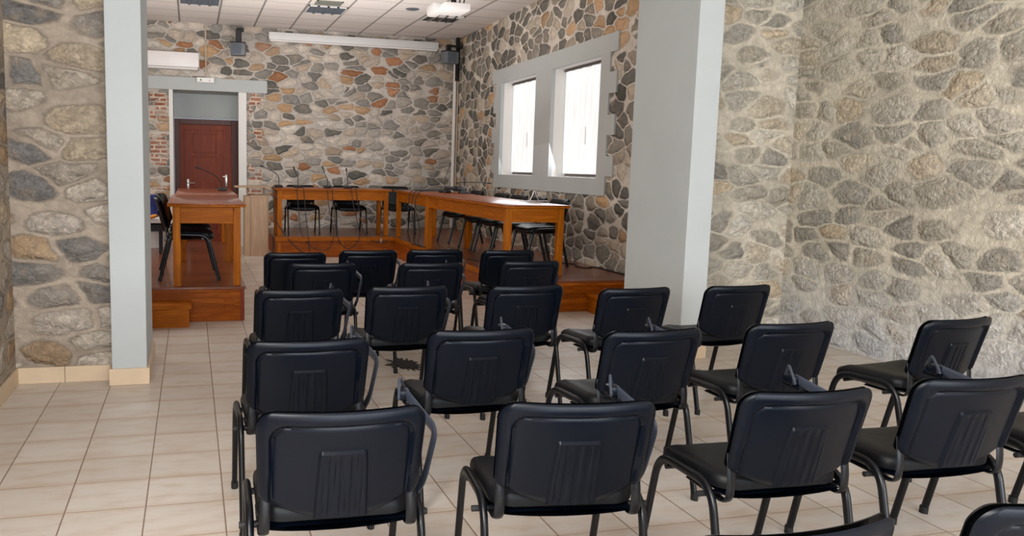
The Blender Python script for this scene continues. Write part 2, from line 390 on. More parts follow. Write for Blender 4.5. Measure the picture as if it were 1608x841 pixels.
# back wall with door opening x -0.35..0.93 (trim edge), top 2.66
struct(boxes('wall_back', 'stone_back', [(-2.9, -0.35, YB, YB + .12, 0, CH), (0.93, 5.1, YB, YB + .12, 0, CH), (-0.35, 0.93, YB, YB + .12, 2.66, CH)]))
W1 = (10.82, 12.24); W2 = (8.83, 10.26); WZ = (1.365, 2.78)
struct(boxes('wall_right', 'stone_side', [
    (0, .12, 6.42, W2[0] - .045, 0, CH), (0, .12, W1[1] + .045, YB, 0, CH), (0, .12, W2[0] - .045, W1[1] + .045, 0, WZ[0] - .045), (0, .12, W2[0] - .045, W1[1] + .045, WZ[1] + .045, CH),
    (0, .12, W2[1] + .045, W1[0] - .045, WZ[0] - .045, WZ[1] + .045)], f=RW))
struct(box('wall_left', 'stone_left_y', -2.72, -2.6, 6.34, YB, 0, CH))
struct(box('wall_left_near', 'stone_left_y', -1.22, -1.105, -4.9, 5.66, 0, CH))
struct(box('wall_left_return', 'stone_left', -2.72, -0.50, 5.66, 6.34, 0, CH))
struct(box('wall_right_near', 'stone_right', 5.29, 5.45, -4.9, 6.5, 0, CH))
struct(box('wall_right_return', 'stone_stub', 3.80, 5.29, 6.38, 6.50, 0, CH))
# wall behind the camera, with two wide window openings
struct(boxes('wall_rear', 'plaster', [(-1.2, -0.7, -4.9, -4.6, 0, CH), (1.9, 2.6, -4.9, -4.6, 0, CH), (4.9, 5.3, -4.9, -4.6, 0, CH),
    (-0.7, 1.9, -4.9, -4.6, 0, 0.8), (2.6, 4.9, -4.9, -4.6, 0, 0.8), (-0.7, 1.9, -4.9, -4.6, 3.1, CH), (2.6, 4.9, -4.9, -4.6, 3.1, CH)]))
# pillars
struct(box('trim_1', 'plaster', -0.51, -0.293, 5.522, 6.34, 0, CH, bev=0.006))
struct(box('trim_2', 'plaster', 3.674, 3.887, 5.522, 6.42, 0, CH, bev=0.006))
struct(box('baseboard_pillar_left', 'skirt', -0.527, -0.277, 5.503, 6.36, 0, 0.108, bev=0.003))
struct(box('baseboard_pillar_right', 'skirt', 3.658, 3.903, 5.503, 6.44, 0, 0.108, bev=0.003))
def tiles_x(name, x0, x1, y0, y1, h, n):
    w = (x1 - x0) / n
    struct(boxes(name, 'skirt', [(x0 + i * w + .0015, x0 + (i + 1) * w - .0015, y0, y1, 0, h) for i in range(n)], bev=0.002))
tiles_x('baseboard_return', -1.093, -0.53, 5.645, 5.66, 0.105, 2)
struct(boxes('baseboard_left', 'skirt', [(-1.105, -1.090, 5.655 - .32 * (i + 1) + .0015, 5.655 - .32 * i - .0015, 0, 0.105) for i in range(28)], bev=0.002))

# door recess, lintel, jamb strips
struct(box('trim_lintel', 'plaster', -0.80, 1.288, YB - .04, YB + .05, 2.66, 2.875, bev=0.004))
struct(boxes('trim_jambs', 'reveal', [(-0.352, -0.287, YB - .03, YB + .10, 0, 2.66), (0.80, 0.935, YB - .03, YB + .10, 0, 2.66)], bev=0.003))
struct(boxes('wall_recess', 'plaster', [(-0.40, -0.287, YB + .10, 15.5, 0, 2.75), (0.83, 0.95, YB + .10, 15.5, 0, 2.75), (-0.30, 0.84, YB + .10, 15.5, 2.66, 2.75),
    (-0.30, 0.84, 15.42, 15.5, 2.225, 2.70)]))
DY = 15.40
d = struct(boxes('door_1', 'door', [(-0.19, 0.71, DY - .045, DY, 0.01, 2.12)]))
bm = bmesh.new()
def ring(x0, x1, z0, z1, w=0.018, y=DY - .045):
    for b in ((x0, x1, z0, z0 + w), (x0, x1, z1 - w, z1), (x0, x0 + w, z0, z1), (x1 - w, x1, z0, z1)):
        add_box(bm, b[0], b[1], y - .008, y, b[2], b[3], bev=0.003)
ring(-0.12, 0.56, 0.15, 2.03); ring(0.03, 0.44, 1.62, 1.96); ring(0.03, 0.44, 0.25, 1.56)
obj('door_panel_moulding', bm, 'door', d)
obj_df = struct(boxes('door_frame', 'door_frame', [(-0.283, -0.19, DY - .08, DY + .02, 0, 2.215), (0.71, 0.828, DY - .08, DY + .02, 0, 2.215), (-0.19, 0.71, DY - .08, DY + .02, 2.12, 2.215)], bev=0.006)); obj_df.name = 'trim_door_frame'
def handle(x, z, s):
    bm = bmesh.new(); add_box(bm, x - .022, x + .022, DY - .056, DY - .045, z - .10, z + .10, bev=.004)
    add_tube(bm, fillet([(x, DY - .05, z + .03), (x, DY - .10, z + .03), (x + s * .12, DY - .10, z + .03)], .02), .010, seg=8)
    obj('door_handle', bm, 'metal', d, True)
handle(-0.06, 1.05, 1)
bm = bmesh.new(); add_box(bm, 0.595, 0.635, DY - .056, DY - .045, 1.02, 1.24, bev=.004); add_box(bm, 0.55, 0.60, DY - .075, DY - .045, 1.19, 1.215, bev=.003)
obj('lock_plate', bm, 'metal', d, True)

# window wall: plaster surround with toothed edges
zs = [1.165, 1.39, 1.62, 1.86, 2.09, 2.33, 2.57, 2.79, 3.0]
L = []
T0, T1 = -0.022, 0.03
for i in range(8):
    near = 8.605 if i % 2 == 0 else 8.43
    far = (12.47, 12.60, 12.50, 12.62, 12.46, 12.58, 12.50, 12.68)[i]
    z0, z1 = zs[i], zs[i + 1]
    def seg(a, b, z0, z1):
        if b - a > 1e-4 and z1 - z0 > 1e-4: L.append((T0, T1, a, b, z0, z1))
    for za, zb in ((max(z0, 0), min(z1, WZ[0])), (max(z0, WZ[0]), min(z1, WZ[1])), (max(z0, WZ[1]), z1)):
        if zb <= za: continue
        if za >= WZ[0] - 1e-6 and zb <= WZ[1] + 1e-6:
            seg(near, W2[0], za, zb); seg(W2[1], W1[0], za, zb); seg(W1[1], far, za, zb)
        else: seg(near, far, za, zb)
struct(boxes('trim_window_surround', 'plaster', L, f=RW))
RD = 0.23
for i, (a, b) in enumerate((W1, W2)):
    w = struct(boxes('window_%d' % (i + 1), 'reveal', [
        (0.031, RD, a - .04, a, WZ[0] - .04, WZ[1] + .04), (0.031, RD, b, b + .04, WZ[0] - .04, WZ[1] + .04),
        (0.031, RD, a, b, WZ[0] - .04, WZ[0]), (0.031, RD, a, b, WZ[1], WZ[1] + .04)], f=RW))
    m_ = (a + b) / 2
    boxes('window_frame', 'white', [(RD, RD + .05, a - .04, a + .05, WZ[0] - .04, WZ[1] + .04), (RD, RD + .05, b - .05, b + .04, WZ[0] - .04, WZ[1] + .04),
        (RD, RD + .05, a, b, WZ[0] - .04, WZ[0] + .05), (RD, RD + .05, a, b, WZ[1] - .05, WZ[1] + .04), (RD, RD + .05, m_ - .04, m_ + .04, WZ[0], WZ[1])], w, f=RW)
    box('window_pane', 'glass', RD + .02, RD + .028, a + .04, b - .04, WZ[0] + .04, WZ[1] - .04, w, f=RW)
    # blind: cloth, head rail, dark strip for the gap below, pull cord
    bl = thing('window_blind', ('closed white cloth blind glowing in the window %s' % ('farther from the pillar', 'nearer the pillar')[i]), 'blind', RW((RD - .05, m_, 1.4)), 0)
    def loc(p, c=bl.location.copy()): q = RW(p); return (q[0] - c[0], q[1] - c[1], q[2] - c[2])
    bm = bmesh.new()
    for (u0, u1) in ((a + .035, m_ - .006), (m_ + .006, b - .01)):
        add_grid(bm, 26, 12, lambda u, v, u0=u0, u1=u1: loc((RD - .05 + .010 * math.sin(u * 21) + .006 * math.sin(u * 47 + v * 2), u0 + (u1 - u0) * u, WZ[0] + .045 + (WZ[1] - .03 - WZ[0] - .045) * v)))
    sol = obj('blind_cloth', bm, 'blind', bl, True)
    box('head_rail', 'screenedge', RD - .075, RD - .02, a + .02, b - .005, WZ[1] - .032, WZ[1] - .012, bl, f=loc)
    box('bottom_gap_strip', 'screenedge', RD - .062, RD - .035, a + .10, b - .12, WZ[0] + .012, WZ[0] + .040, bl, f=loc)
    tube('pull_cord', 'casing', [loc((RD - .085, m_ - .03, 2.0)), loc((RD - .095, m_ - .06, 1.9)), loc((RD - .085, m_ - .04, 1.78))], .006, parent=bl)

# ------------------------------------------------------------------ platforms
def nosing(b): return b
pl = thing('wooden_platform', 'low reddish wooden platform on the left with knotty pine front beside the pillar', 'platform', (0, 7.642, 0))
def lp(c): return (c[0], c[1] - 7.642, c[2])
box('platform_deck', 'deck_x', -2.59, 0.475, 7.625, 12.1, 0.298, HP, pl, bev=.004, f=lp)
box('front_panel', 'front_x', -2.59, 0.43, 7.645, 7.67, 0.0, 0.297, pl, f=lp)
boxes('corner_post', 'door', [(0.425, 0.462, 7.640, 7.675, 0.0, 0.297)], pl, f=lp)
box('side_panel', 'front_y', 0.43, 0.455, 7.68, 12.08, 0.0, 0.297, pl, f=lp)
box('inspection_panel', 'front_x', 0.28, 0.37, 7.638, 7.646, 0.10, 0.20, pl, bev=.002, f=lp)
st = thing('wooden_step', 'pine step box in front of the left platform beside the pillar', 'step', (-0.4, 7.5, 0))
def ls(c): return (c[0] + .4, c[1] - 7.5, c[2])
box('step_tread', 'pine_x', -1.1, -0.01, 7.365, 7.635, 0.165, 0.203, st, bev=.004, f=ls)
box('step_riser', 'pine_x', -1.1, -0.03, 7.385, 7.632, 0.0, 0.165, st, f=ls)

pr = thing('wooden_platform', 'L shaped brown wooden platform along the back wall and the window wall', 'platform', (3.5, 10, 0))
def rp(c): return (c[0] - 3.5, c[1] - 10, c[2])
PX0, PXR, PYF = 1.27, 3.17, 12.851
bm = bmesh.new()
add_box(bm, PX0 - .02, PXR, PYF - .02, YB - .004, 0.298, HP, f=rp)
# right wing deck follows the slanted wall
for (x0, x1, y0, y1) in ((PXR - .02, 0, 7.625, YB - .004),):
    vs = add_box(bm, 0, 1, 0, 1, 0.298, HP)
    for v in vs:
        yy = y0 + v.co.y * (y1 - y0); xx = (x0 if v.co.x < .5 else RW((-.004, yy, 0))[0])
        v.co = Vector(rp((xx, yy, v.co.z)))
obj('platform_deck', bm, 'deck_x', pr)
box('back_front_panel', 'front_x', PX0, PXR, PYF, PYF + .025, 0, .297, pr, f=rp)
box('left_end_panel', 'front_y', PX0, PX0 + .025, PYF + .03, YB - .01, 0, .297, pr, f=rp)
box('wing_side_panel', 'front_y', PXR, PXR + .025, 7.67, PYF - .002, 0, .297, pr, f=rp)
box('wing_front_panel', 'front_x', PXR + .002, 4.585, 7.645, 7.668, 0, .297, pr, f=rp)
boxes('edge_rail', 'pine_x', [(PX0 - .02, PXR - .02, PYF - .035, PYF - .021, .262, HP + .002)], pr, bev=.003, f=rp)
boxes('front_batten', 'front_x', [(PXR - .02, 4.585, 7.625, 7.644, .19, .296)], pr, bev=.003, f=rp)
box('edge_rail', 'pine_y', PXR - .035, PXR - .021, 7.63, PYF - .03, .262, HP + .002, pr, bev=.003, f=rp)
for x in (PX0 + .02, 2.28): box('panel_batten', 'pine_z', x, x + .05, PYF - .012, PYF, .0, .26, pr, f=rp)
bm = bmesh.new(); add_box(bm, *[0, 0.03, 0, 0.02, 0, 0.075], bev=.004)
sk = obj('wall_socket', bm, 'metal', None, loc=(2.92, PYF - .036, .225)); tag(sk, 'small silver socket plate on the back platform front', 'socket')
st2 = thing('wooden_step', 'pine step box in front of the right platform beside the grey pillar', 'step', (4.3, 7.55, 0))
def ls2(c): return (c[0] - 4.3, c[1] - 7.55, c[2])
box('step_tread', 'pine_x', 3.93, 4.56, 7.33, 7.62, 0.16, 0.195, st2, bev=.004, f=ls2)
box('step_riser', 'pine_x', 3.95, 4.55, 7.35, 7.618, 0.0, 0.16, st2, f=ls2)

# ------------------------------------------------------------------ tables
def table(x0, x1, y0, y1, label, along='y', ztop=1.082, apron=.15, leg=.068, over=.045, z0=HP):
    cx, cy = (x0 + x1) / 2, (y0 + y1) / 2
    t = thing('conference_table', label, 'table', (cx, cy, z0), 0, None)
    f = lambda c: (c[0] - cx, c[1] - cy, c[2] - z0)
    bm = bmesh.new(); add_box(bm, x0, x1, y0, y1, ztop - .012, ztop, bev=.004, f=f); obj('table_top', bm, 'top_' + along, t, True)
    bm = bmesh.new(); add_box(bm, x0 + .002, x1 - .002, y0 + .002, y1 - .002, ztop - .032, ztop - .0125, bev=.003, f=f); obj('top_edging', bm, 'pine_' + along, t, True)
    zb = ztop - .033; a = over
    for q in (y0 + a + .008, y1 - a - .03): box('apron', 'pine_x', x0 + a + leg, x1 - a - leg, q, q + .022, zb - apron, zb, t, bev=.002, f=f)
    for q in (x0 + a + .008, x1 - a - .03): box('side_apron', 'pine_y', q, q + .022, y0 + a + leg, y1 - a - leg, zb - apron, zb, t, bev=.002, f=f)
    for lx in (x0 + a, x1 - a - leg):
        for ly in (y0 + a, y1 - a - leg):
            box('leg', 'pine_z', lx, lx + leg, ly, ly + leg, z0 + .001, zb, t, bev=.004, f=f)
    return t
table(-0.212, 0.478, 7.62, 9.66, 'long reddish conference table on the left platform, nearest the pillar')
table(-0.180, 0.520, 9.68, 12.0, 'reddish conference table on the left platform, farther one by the door')
table(1.255, 3.13, 12.93, 13.62, 'long orange pine conference table standing on the back platform', 'x')
table(3.145, 3.90, 11.06, 12.92, 'short corner pine table heaped with black microphone cables', 'y')
table(3.11, 3.86, 7.93, 11.02, 'long pine conference table on the right platform, nearest the camera', 'y')

# ------------------------------------------------------------------ visitor chair
def back_y(x, z):       # rear curve of the back
    return -0.262 + 0.27 * (0.785 - z) - 0.048 * (1 - (x / 0.24) ** 2)
def outline(u, v):      # (u,v) in [-1,1]x[0,1] -> (x,z), rounded rectangle with curved lower edge
    zt = 0.782 - 0.004 * (1 - u * u); zb = 0.540 - 0.060 * (1 - abs(u) ** 2.2)
    return u, zt, zb
BW = 0.240
def rr_map(u, v, w=BW, zt=.785, drop=.06, zb=.505, rt=.055, rbt=.03):
    """maps square to rounded outline: shrink x near top/bottom corners"""
    z = zb - drop * (1 - abs(u) ** 2.2) + (zt - zb + drop * (1 - abs(u) ** 2.2)) * v
    H = zt - zb; dz_t = (zt - z); dz_b = (z - (zb - drop * (1 - abs(u) ** 2.2)))
    ins = 0.0
    if dz_t < rt: ins = rt - math.sqrt(max(rt * rt - (rt - dz_t) ** 2, 0))
    if dz_b < rbt: ins = max(ins, rbt - math.sqrt(max(rbt * rbt - (rbt - dz_b) ** 2, 0)))
    taper = 1 - 0.035 * (1 - v)
    return u * (w * taper - ins), z

def ss(a, b, x):
    t = min(max((x - a) / (b - a), 0), 1); return t * t * (3 - 2 * t)

def back_mesh(rear):
    bm = bmesh.new(); NU, NV = 84, 60
    def cos_sp(t): return 0.5 - 0.5 * math.cos(PI * t)
    def fn(i, j):
        u = 2 * i - 1; u = math.copysign(abs(u) ** 0.8, u) if u else 0; v = cos_sp(j) * .6 + j * .4
        x, z = rr_map(u, v)
        zb = .505 - .06 * (1 - abs(u) ** 2.2)
        ed = min(BW * (1 - abs(u)), .785 - z, (z - zb))         # distance to the rim
        y = back_y(x, z)
        if rear:
            top = .785 - z
            sx = BW - abs(x)
            # puffed rim, groove, flat inner panel
            rc = .085; e2 = min(sx, top) if (sx > rc or top > rc) else rc - math.hypot(rc - sx, rc - top)
            puff = 0.014 * math.sqrt(min(max(ed / .022, 0), 1)) 
            rim = 0.013 * (1 - ss(.034, .044, e2))
            groove = -0.005 * math.exp(-((e2 - .047) / .005) ** 2)
            y -= puff + rim + groove + 0.001
        else:
            y += 0.022 * math.sqrt(min(max(ed / .03, 0), 1)) + 0.002
        return (x, y, z)
    add_grid(bm, NU, NV, fn)
    return bm

def rib_mesh():
    bm = bmesh.new()
    def fn(i, j):
        v = j; hw = .078 - .009 * v + 0.0; u = 2 * i - 1
        e = min((1 - abs(u)) * hw, (1 - v) * .215, v * .215 + .006)
        x = u * hw; z = .452 + .215 * v
        if v > .9: x *= 1 - .06 * ((v - .9) / .1) ** 2
        y = back_y(x, z) - .0155 - .0095 * ss(0, .008, e)
        rib = ss(.3, .55, math.cos((x) / .0155 * PI) * .5 + .5) * ss(.012, .022, e) * (1 - ss(.55, .62, abs(x)/hw*.75))
        return (x, y + .0035 * rib, z)
    add_grid(bm, 48, 24, fn); return bm

def seat_mesh():
    bm = bmesh.new(); N = 12; prof = []
    # rounded plan outline
    pts = []
    hw, y0, y1, r = .232, -.185, .225, .07
    for cx, cy, a0 in ((hw - r, y1 - r, 0), (-hw + r, y1 - r, 90), (-hw + r, y0 + r, 180), (hw - r, y0 + r, 270)):
        for k in range(9):
            a = math.radians(a0 + k * 11.25); pts.append((cx + r * math.cos(a), cy + r * math.sin(a)))
    layers = [(.96, .412), (.995, .418), (1.0, .432), (1.0, .440), (.985, .455), (.95, .464), (.85, .469), (.6, .466), (.3, .462)]
    rings = []
    for s, z in layers:
        ring_ = []
        for x, y in pts:
            X, Y = x * s, .012 + (y - .012) * s
            Z = z - .030 * ss(.10, .225, Y) * (1 if z > .40 else .5) + .010 * ss(.05, .2, abs(X))
            ring_.append(bm.verts.new((X, Y, Z)))
        rings.append(ring_)
    n = len(pts)
    for a, b in zip(rings, rings[1:]):
        for k in range(n): bm.faces.new((a[k], a[(k + 1) % n], b[(k + 1) % n], b[k]))
    bm.faces.new(rings[0][::-1]); bm.faces.new(rings[-1]); return bm

def pan_mesh():
    bm = bmesh.new()
    def bot(i, j):
        x = -.215 + .43 * i; y = -.19 + .385 * j; k = max(0, 1 - (x / .215) ** 2) ** .6 * max(0, 1 - ((y - .0) / .20) ** 2) ** .35
        return (x, y, .413 - .042 * k - .016 * ss(.08, .19, y))
    add_grid(bm, 20, 14, bot)
    add_grid(bm, 20, 14, lambda i, j: (-.215 + .43 * i, -.19 + .385 * j, .4135 - .016 * ss(.08, .19, -.19 + .385 * j)))
    bmesh.ops.remove_doubles(bm, verts=bm.verts[:], dist=.0012)
    return bm

def chair(label, cat='chair', arm=True, group=None):
    t = thing('visitor_chair', label, cat, (0, 0, 0), 0, group)
    obj('seat', seat_mesh(), 'vinyl', t, True)
    obj('seat_pan', pan_mesh(), 'shell', t, True)
    bk = obj('backrest', back_mesh(False), 'vinyl', t, True)
    obj('back_shell', back_mesh(True), 'shell', bk, True)
    obj('ribbed_panel', rib_mesh(), 'shell', bk, True)
    for s in (-1, 1):
        x = s * .252
        # one side frame: inverted U, split in front leg, rail and rear leg
        U = fillet([(x, .265, .012), (x, .165, .432), (x, -.165, .442), (x, -.275, .012)], .085, 8)
        n = len(U); k1 = n // 2 - 1; k2 = n // 2
        for nm, seg_ in (('leg', U[:k1 + 1]), ('side_rail', U[k1:k2 + 1]), ('leg', U[k2:])):
            bm = bmesh.new(); add_tube(bm, seg_, .0125, .0165, (1, 0, 0), 14); lg = obj(nm, bm, 'tube', t, True)
            if nm == 'leg':
                e = seg_[0] if seg_[0].z < .1 else seg_[-1]
                bm = bmesh.new(); add_tube(bm, [(e.x, e.y, 0.0), (e.x, e.y, .006), (e.x, e.y * .995, .03)], .0150, .0195, (1, 0, 0), 12); obj('foot_cap', bm, 'rubber', lg, True)
        # bracket carrying the back
        B = fillet([(s * .215, .02, .398), (s * .215, -.205, .394), (s * .213, -.214, .46), (s * .210, -.196, .56)], .05, 6)
        bm = bmesh.new(); add_tube(bm, B, .016, .0055, (1, 0, 0), 10); obj('back_bracket', bm, 'tube', t, True)
        bm = bmesh.new(); add_tube(bm, [(s * .24, -.13, .402), (s * .282, -.13, .402)], .010, .010, (0, 0, 1), 10); obj('frame_bolt', bm, 'rubber', t, True)
    for y in (-.13, .12):
        bm = bmesh.new(); add_tube(bm, [(-.250, y, .402), (.250, y, .402)], .011, .011, (0, 0, 1), 10); obj('cross_bar', bm, 'tube', t, True)
    if arm:
        A = fillet([(.270, -.035, .43), (.283, -.085, .49), (.305, -.125, .655), (.268, .13, .700)], .035, 7)
        bm = bmesh.new(); add_tube(bm, A, .0075, .019, (1, 0, 0), 12)
        ar = obj('armrest', bm, 'armplastic', t, True)
        bm = bmesh.new()
        tri = fillet([(.235, .09, .695), (.250, .15, .752), (.285, .21, .690), (.235, .09, .695)], .02, 4)
        add_tube(bm, tri, .005, .005, (1, 0, 0), 8); obj('tablet_hinge', bm, 'armplastic', ar, True)
        bm = bmesh.new(); add_box(bm, .236, .280, .110, .165, .680, .715, bev=.008); add_box(bm, .262, .292, .10, .20, .660, .684, bev=.006)
        obj('hinge_block', bm, 'shell', ar, True)
    return t

R_ = [  # (key, back-corner x, y, angle deg, label)
 ('R0', 1.12, 1.28, 1.8, 'black visitor chair cut off by the bottom edge, left one of that pair'),
 ('R0', 1.795, 1.275, 0.0, 'black visitor chair in the bottom right corner, only its rounded back corner and seat showing'),
 ('R1', 0.40, 2.20, -2.0, 'black visitor chair nearest the camera on the left, leftmost of the first full row'),
 ('R1', 1.09, 2.14, -8.0, 'black visitor chair turned slightly, second from left in the first full row'),
 ('R1', 1.87, 2.12, -2.2, 'black visitor chair third from left in the first full row'),
 ('R1', 2.57, 2.15, -2.0, 'black visitor chair fourth from left in the first full row'),
 ('R1', 3.32, 2.20, 0.0, 'black visitor chair cut by the right edge, only a bent leg and seat edge showing'),
 ('R2', 0.43, 3.11, 0.6, 'black visitor chair leftmost in the second row, behind it a tall side arm'),
 ('R2', 1.17, 3.20, 0.8, 'black visitor chair second from left in the second row beside the torn black scrap'),
 ('R2', 1.90, 3.07, 2.6, 'black visitor chair third from left in the second row'),
 ('R2', 2.64, 3.12, 1.9, 'black visitor chair fourth from left in the second row'),
 ('R2', 3.56, 3.09, 7.0, 'black visitor chair standing apart near the rough right stone wall'),
 ('R3', 0.56, 4.40, 2.0, 'black visitor chair leftmost in the third row'),
 ('R3', 1.17, 4.44, 1.5, 'black visitor chair second from left in the third row'),
 ('R3', 1.87, 4.39, 2.0, 'black visitor chair third from left in the third row'),
 ('R3', 2.48, 4.22, 4.0, 'black visitor chair with a dusty back in front of the grey pillar, third row'),
 ('R3', 3.19, 4.24, 4.0, 'black visitor chair at the right end of the third row against the grey pillar'),
 ('R4', 0.86, 5.57, -0.3, 'black visitor chair on the left of the fourth row'),
 ('R4', 1.63, 5.53, 1.5, 'black visitor chair in the middle of the fourth row'),
 ('R4', 2.40, 5.57, 3.0, 'black visitor chair on the right of the fourth row'),
 ('R5', 0.76, 6.26, 2.0, 'black visitor chair leftmost in the row nearest the platforms'),
 ('R5', 1.36, 6.40, 2.0, 'black visitor chair second from left in the row nearest the platforms'),
 ('R5', 1.925, 6.42, 0.0, 'black visitor chair third from left in the row nearest the platforms'),
 ('R5', 2.53, 6.34, 3.0, 'black visitor chair rightmost in the row nearest the platforms'),
]
noarm = {0, 1, 6, 10, 11, 14, 15, 16, 20}
proto = chair(R_[2][4], arm=True, group='audience chairs in rows'); plainc = None
for i, (k, mx, my, a, lab) in enumerate(R_):
    th = math.radians(a); oy = 0.245
    loc = (mx - math.sin(th) * oy, my + math.cos(th) * oy, 0)
    if i == 2: proto.location = loc; proto.rotation_euler = (0, 0, th); continue
    if i in noarm:
        if plainc is None:
            plainc = chair(lab, arm=False, group='audience chairs in rows'); plainc.location = loc; plainc.rotation_euler = (0, 0, th)
        else: dup(plainc, loc, th, lab)
    else: dup(proto, loc, th, lab)

P_ = [ (1.755, 13.52, PI, 'black chair behind the back platform table, left one of three'),
 (2.535, 13.52, PI + .03, 'black chair behind the back platform table, middle one of three'),
 (3.38, 13.54, PI - .03, 'black chair behind the back platform table, rightmost, half hidden by the corner table'),
 (3.95, 11.88, PI / 2 + .05, 'black chair by the window wall behind the cable heap'),
 (3.93, 10.80, PI / 2, 'black chair by the window wall under the far window'),
 (3.94, 10.16, PI / 2 + .05, 'black chair by the window wall between the two windows'),
 (3.93, 9.53, PI / 2 - .02, 'black chair by the window wall under the near window'),
 (3.95, 8.95, PI / 2, 'black chair by the window wall nearest the camera, back rising behind the table corner'),
 (-0.02, 8.28, -PI / 2, 'black chair tucked under the left platform table, nearest the pillar'),
 (-0.03, 9.10, -PI / 2 - .05, 'black chair behind the first one at the left platform table')]
for (x, y, a, lab) in P_:
    dup(plainc, (x, y, HP + .003), a, lab, 'chairs around the platform tables')

# ------------------------------------------------------------------ microphones
def mic(x, y, z, rz, neck, label, wedge=True):
    t = thing('gooseneck_microphone', label, 'microphone', (x, y, z + .001), rz)
    bm = bmesh.new()
    vs = add_box(bm, -.06, .06, -.085, .085, 0, .045, bev=.01)
    for v in vs:
        if v.co.z > .02: v.co.y *= .8; v.co.z *= (.55 + .45 * (v.co.y + .085) / .17)
    obj('base', bm, 'black', t, True)
    bm = bmesh.new(); add_tube(bm, smooth_path(neck, 5), .006, seg=8); obj('neck', bm, 'black', t, True)
    a, b = Vector(neck[-2]), Vector(neck[-1]); dd = (b - a).normalized()
    bm = bmesh.new(); add_tube(bm, [b - dd * .01, b, b + dd * .03, b + dd * .045], .012, seg=10); obj('head', bm, 'black', t, True)
    return t
mic(0.395, 11.2, 1.082, 0, [(0, 0, .03), (-.02, 0, .12), (-.10, 0, .20), (-.24, 0, .27), (-.30, 0, .29)], 'black gooseneck microphone bending left on the far left table')
mic(1.335, 13.15, 1.082, 0, [(0, 0, .03), (0, 0, .15), (-.05, 0, .22), (-.15, 0, .28), (-.25, 0, .32)], 'black gooseneck microphone at the left end of the back table, neck bent left')
mic(1.640, 13.15, 1.082, .1, [(0, 0, .03), (0, 0, .14), (-.03, .0, .22), (-.06, 0, .29)], 'black gooseneck microphone second from left on the back table')
mic(2.105, 13.12, 1.082, -.1, [(0, 0, .03), (0, 0, .13), (-.03, 0, .20), (-.07, 0, .31)], 'black gooseneck microphone third from left on the back table')
mic(2.440, 13.15, 1.082, 0, [(0, 0, .03), (0, 0, .14), (-.01, 0, .2), (-.02, 0, .28)], 'black gooseneck microphone rightmost on the back table')
mic(3.66, 11.75, 1.082, .5, [(0, 0, .03), (-.02, 0, .16), (.02, .0, .26), (.09, 0, .40)], 'black gooseneck microphone standing up from the cable heap on the corner table')
mic(3.83, 11.35, 1.082, 1.4, [(0, 0, .03), (0, .08, .13), (.04, .10, .155), (.06, -.12, .165), (.06, -.36, .16)], 'black gooseneck microphone lying low across the cable heap')
# small silver stand on right table
t = thing('table_stand', 'small silver wire stand on the near end of the right platform table', 'stand', (3.74, 8.62, 1.093))
tube('wire_loop', 'metal', [(-.05, 0, .01), (-.02, 0, .07), (.0, 0, .12), (.03, 0, .06), (.06, 0, .01)], .005, parent=t)
bm = bmesh.new(); add_box(bm, -.16, .16, -.03, .03, 0, .008, bev=.002); obj('foot_plate', bm, 'metal', t)
# cable heap
bm = bmesh.new(); rnd = random.Random(3)
for k in range(9):
    cx, cy = 3.68 + rnd.uniform(-.04, .16), 11.75 - rnd.uniform(0, .55); r = rnd.uniform(.06, .13)
    pts = [(cx + r * math.cos(a * .7 + k) * (1 + .25 * rnd.random()), cy + r * 1.5 * math.sin(a * .7 + k), 1.103 + .05 * rnd.random() + .02) for a in range(20)]
    add_tube(bm, smooth_path(pts, 3), .008, seg=6)
tag(obj('cable_heap', bm, 'black', None, True), 'tangled heap of black microphone cables on the corner table', 'cables')

def cable(pts, label, r=.006, group=None, mat='cable'):
    bm = bmesh.new(); add_tube(bm, smooth_path(pts, 7), r, seg=6)
    return tag(obj('cable', bm, mat, None, True), label, 'cable', group)
YF = 12.915
z_ = 1.10
cable([(1.62, 13.05, z_), (1.60, 12.92, z_), (1.60, YF, 1.0), (1.62, YF, .75), (1.66, YF, .40), (1.78, 12.80, .20), (1.95, 12.79, .12), (2.10, 12.79, .16), (2.17, YF - .1, .4), (2.10, YF, .8), (2.08, 12.92, 1.06)], 'thin dark cable looping below the back table, left loop', .006)
cable([(1.72, 13.05, z_), (1.70, 12.92, z_), (1.71, YF, .95), (1.74, YF, .6), (1.76, YF - .1, .35), (1.78, 12.80, .15), (1.78, 12.79, .02)], 'thin dark cable dropping straight to the tiles below the back table', .006)
cable([(2.12, 13.05, z_), (2.15, 12.92, z_), (2.17, YF, .8), (2.22, YF - .1, .35), (2.34, 12.80, .16), (2.46, 12.79, .16), (2.58, YF - .1, .35), (2.50, YF, .8), (2.46, 12.92, 1.07)], 'thin dark cable looping below the back table, right loop', .006)
cable([(2.50, 13.05, z_), (2.53, 12.92, z_), (2.56, YF, .9), (2.62, YF + .02, .60), (2.68, 12.88, .34), (2.80, 12.81, .26), (2.92, 12.80, .24), (3.02, 12.80, .27)], 'dark red cable running from the back table to the silver socket plate', .007)
cable([(1.30, 13.05, z_), (1.235, 13.0, z_), (1.235, 12.98, .9), (1.26, 12.9, .6), (1.42, 12.83, .33), (1.52, 12.79, .22), (1.65, 12.78, .10), (1.80, 12.77, .03)], 'dark cable hanging at the left leg of the back table and over the platform edge', .008)
for k, (dx, lab) in enumerate(((0.0, 'leftmost'), (.10, 'middle'), (.20, 'rightmost'))):
    y0 = 11.75 - dx * 2.2
    cable([(3.6, y0, 1.12), (3.25, y0, 1.115), (3.125, y0, 1.08), (3.10 - .01 * k, y0, .9), (3.09 + .03 * k, y0 - .03, .55), (3.12, y0 - .06, .36), (3.10 + .04 * k, y0 - .35, .335)], 'black cable hanging down the corner table side, %s of three' % lab, .007, mat='black')
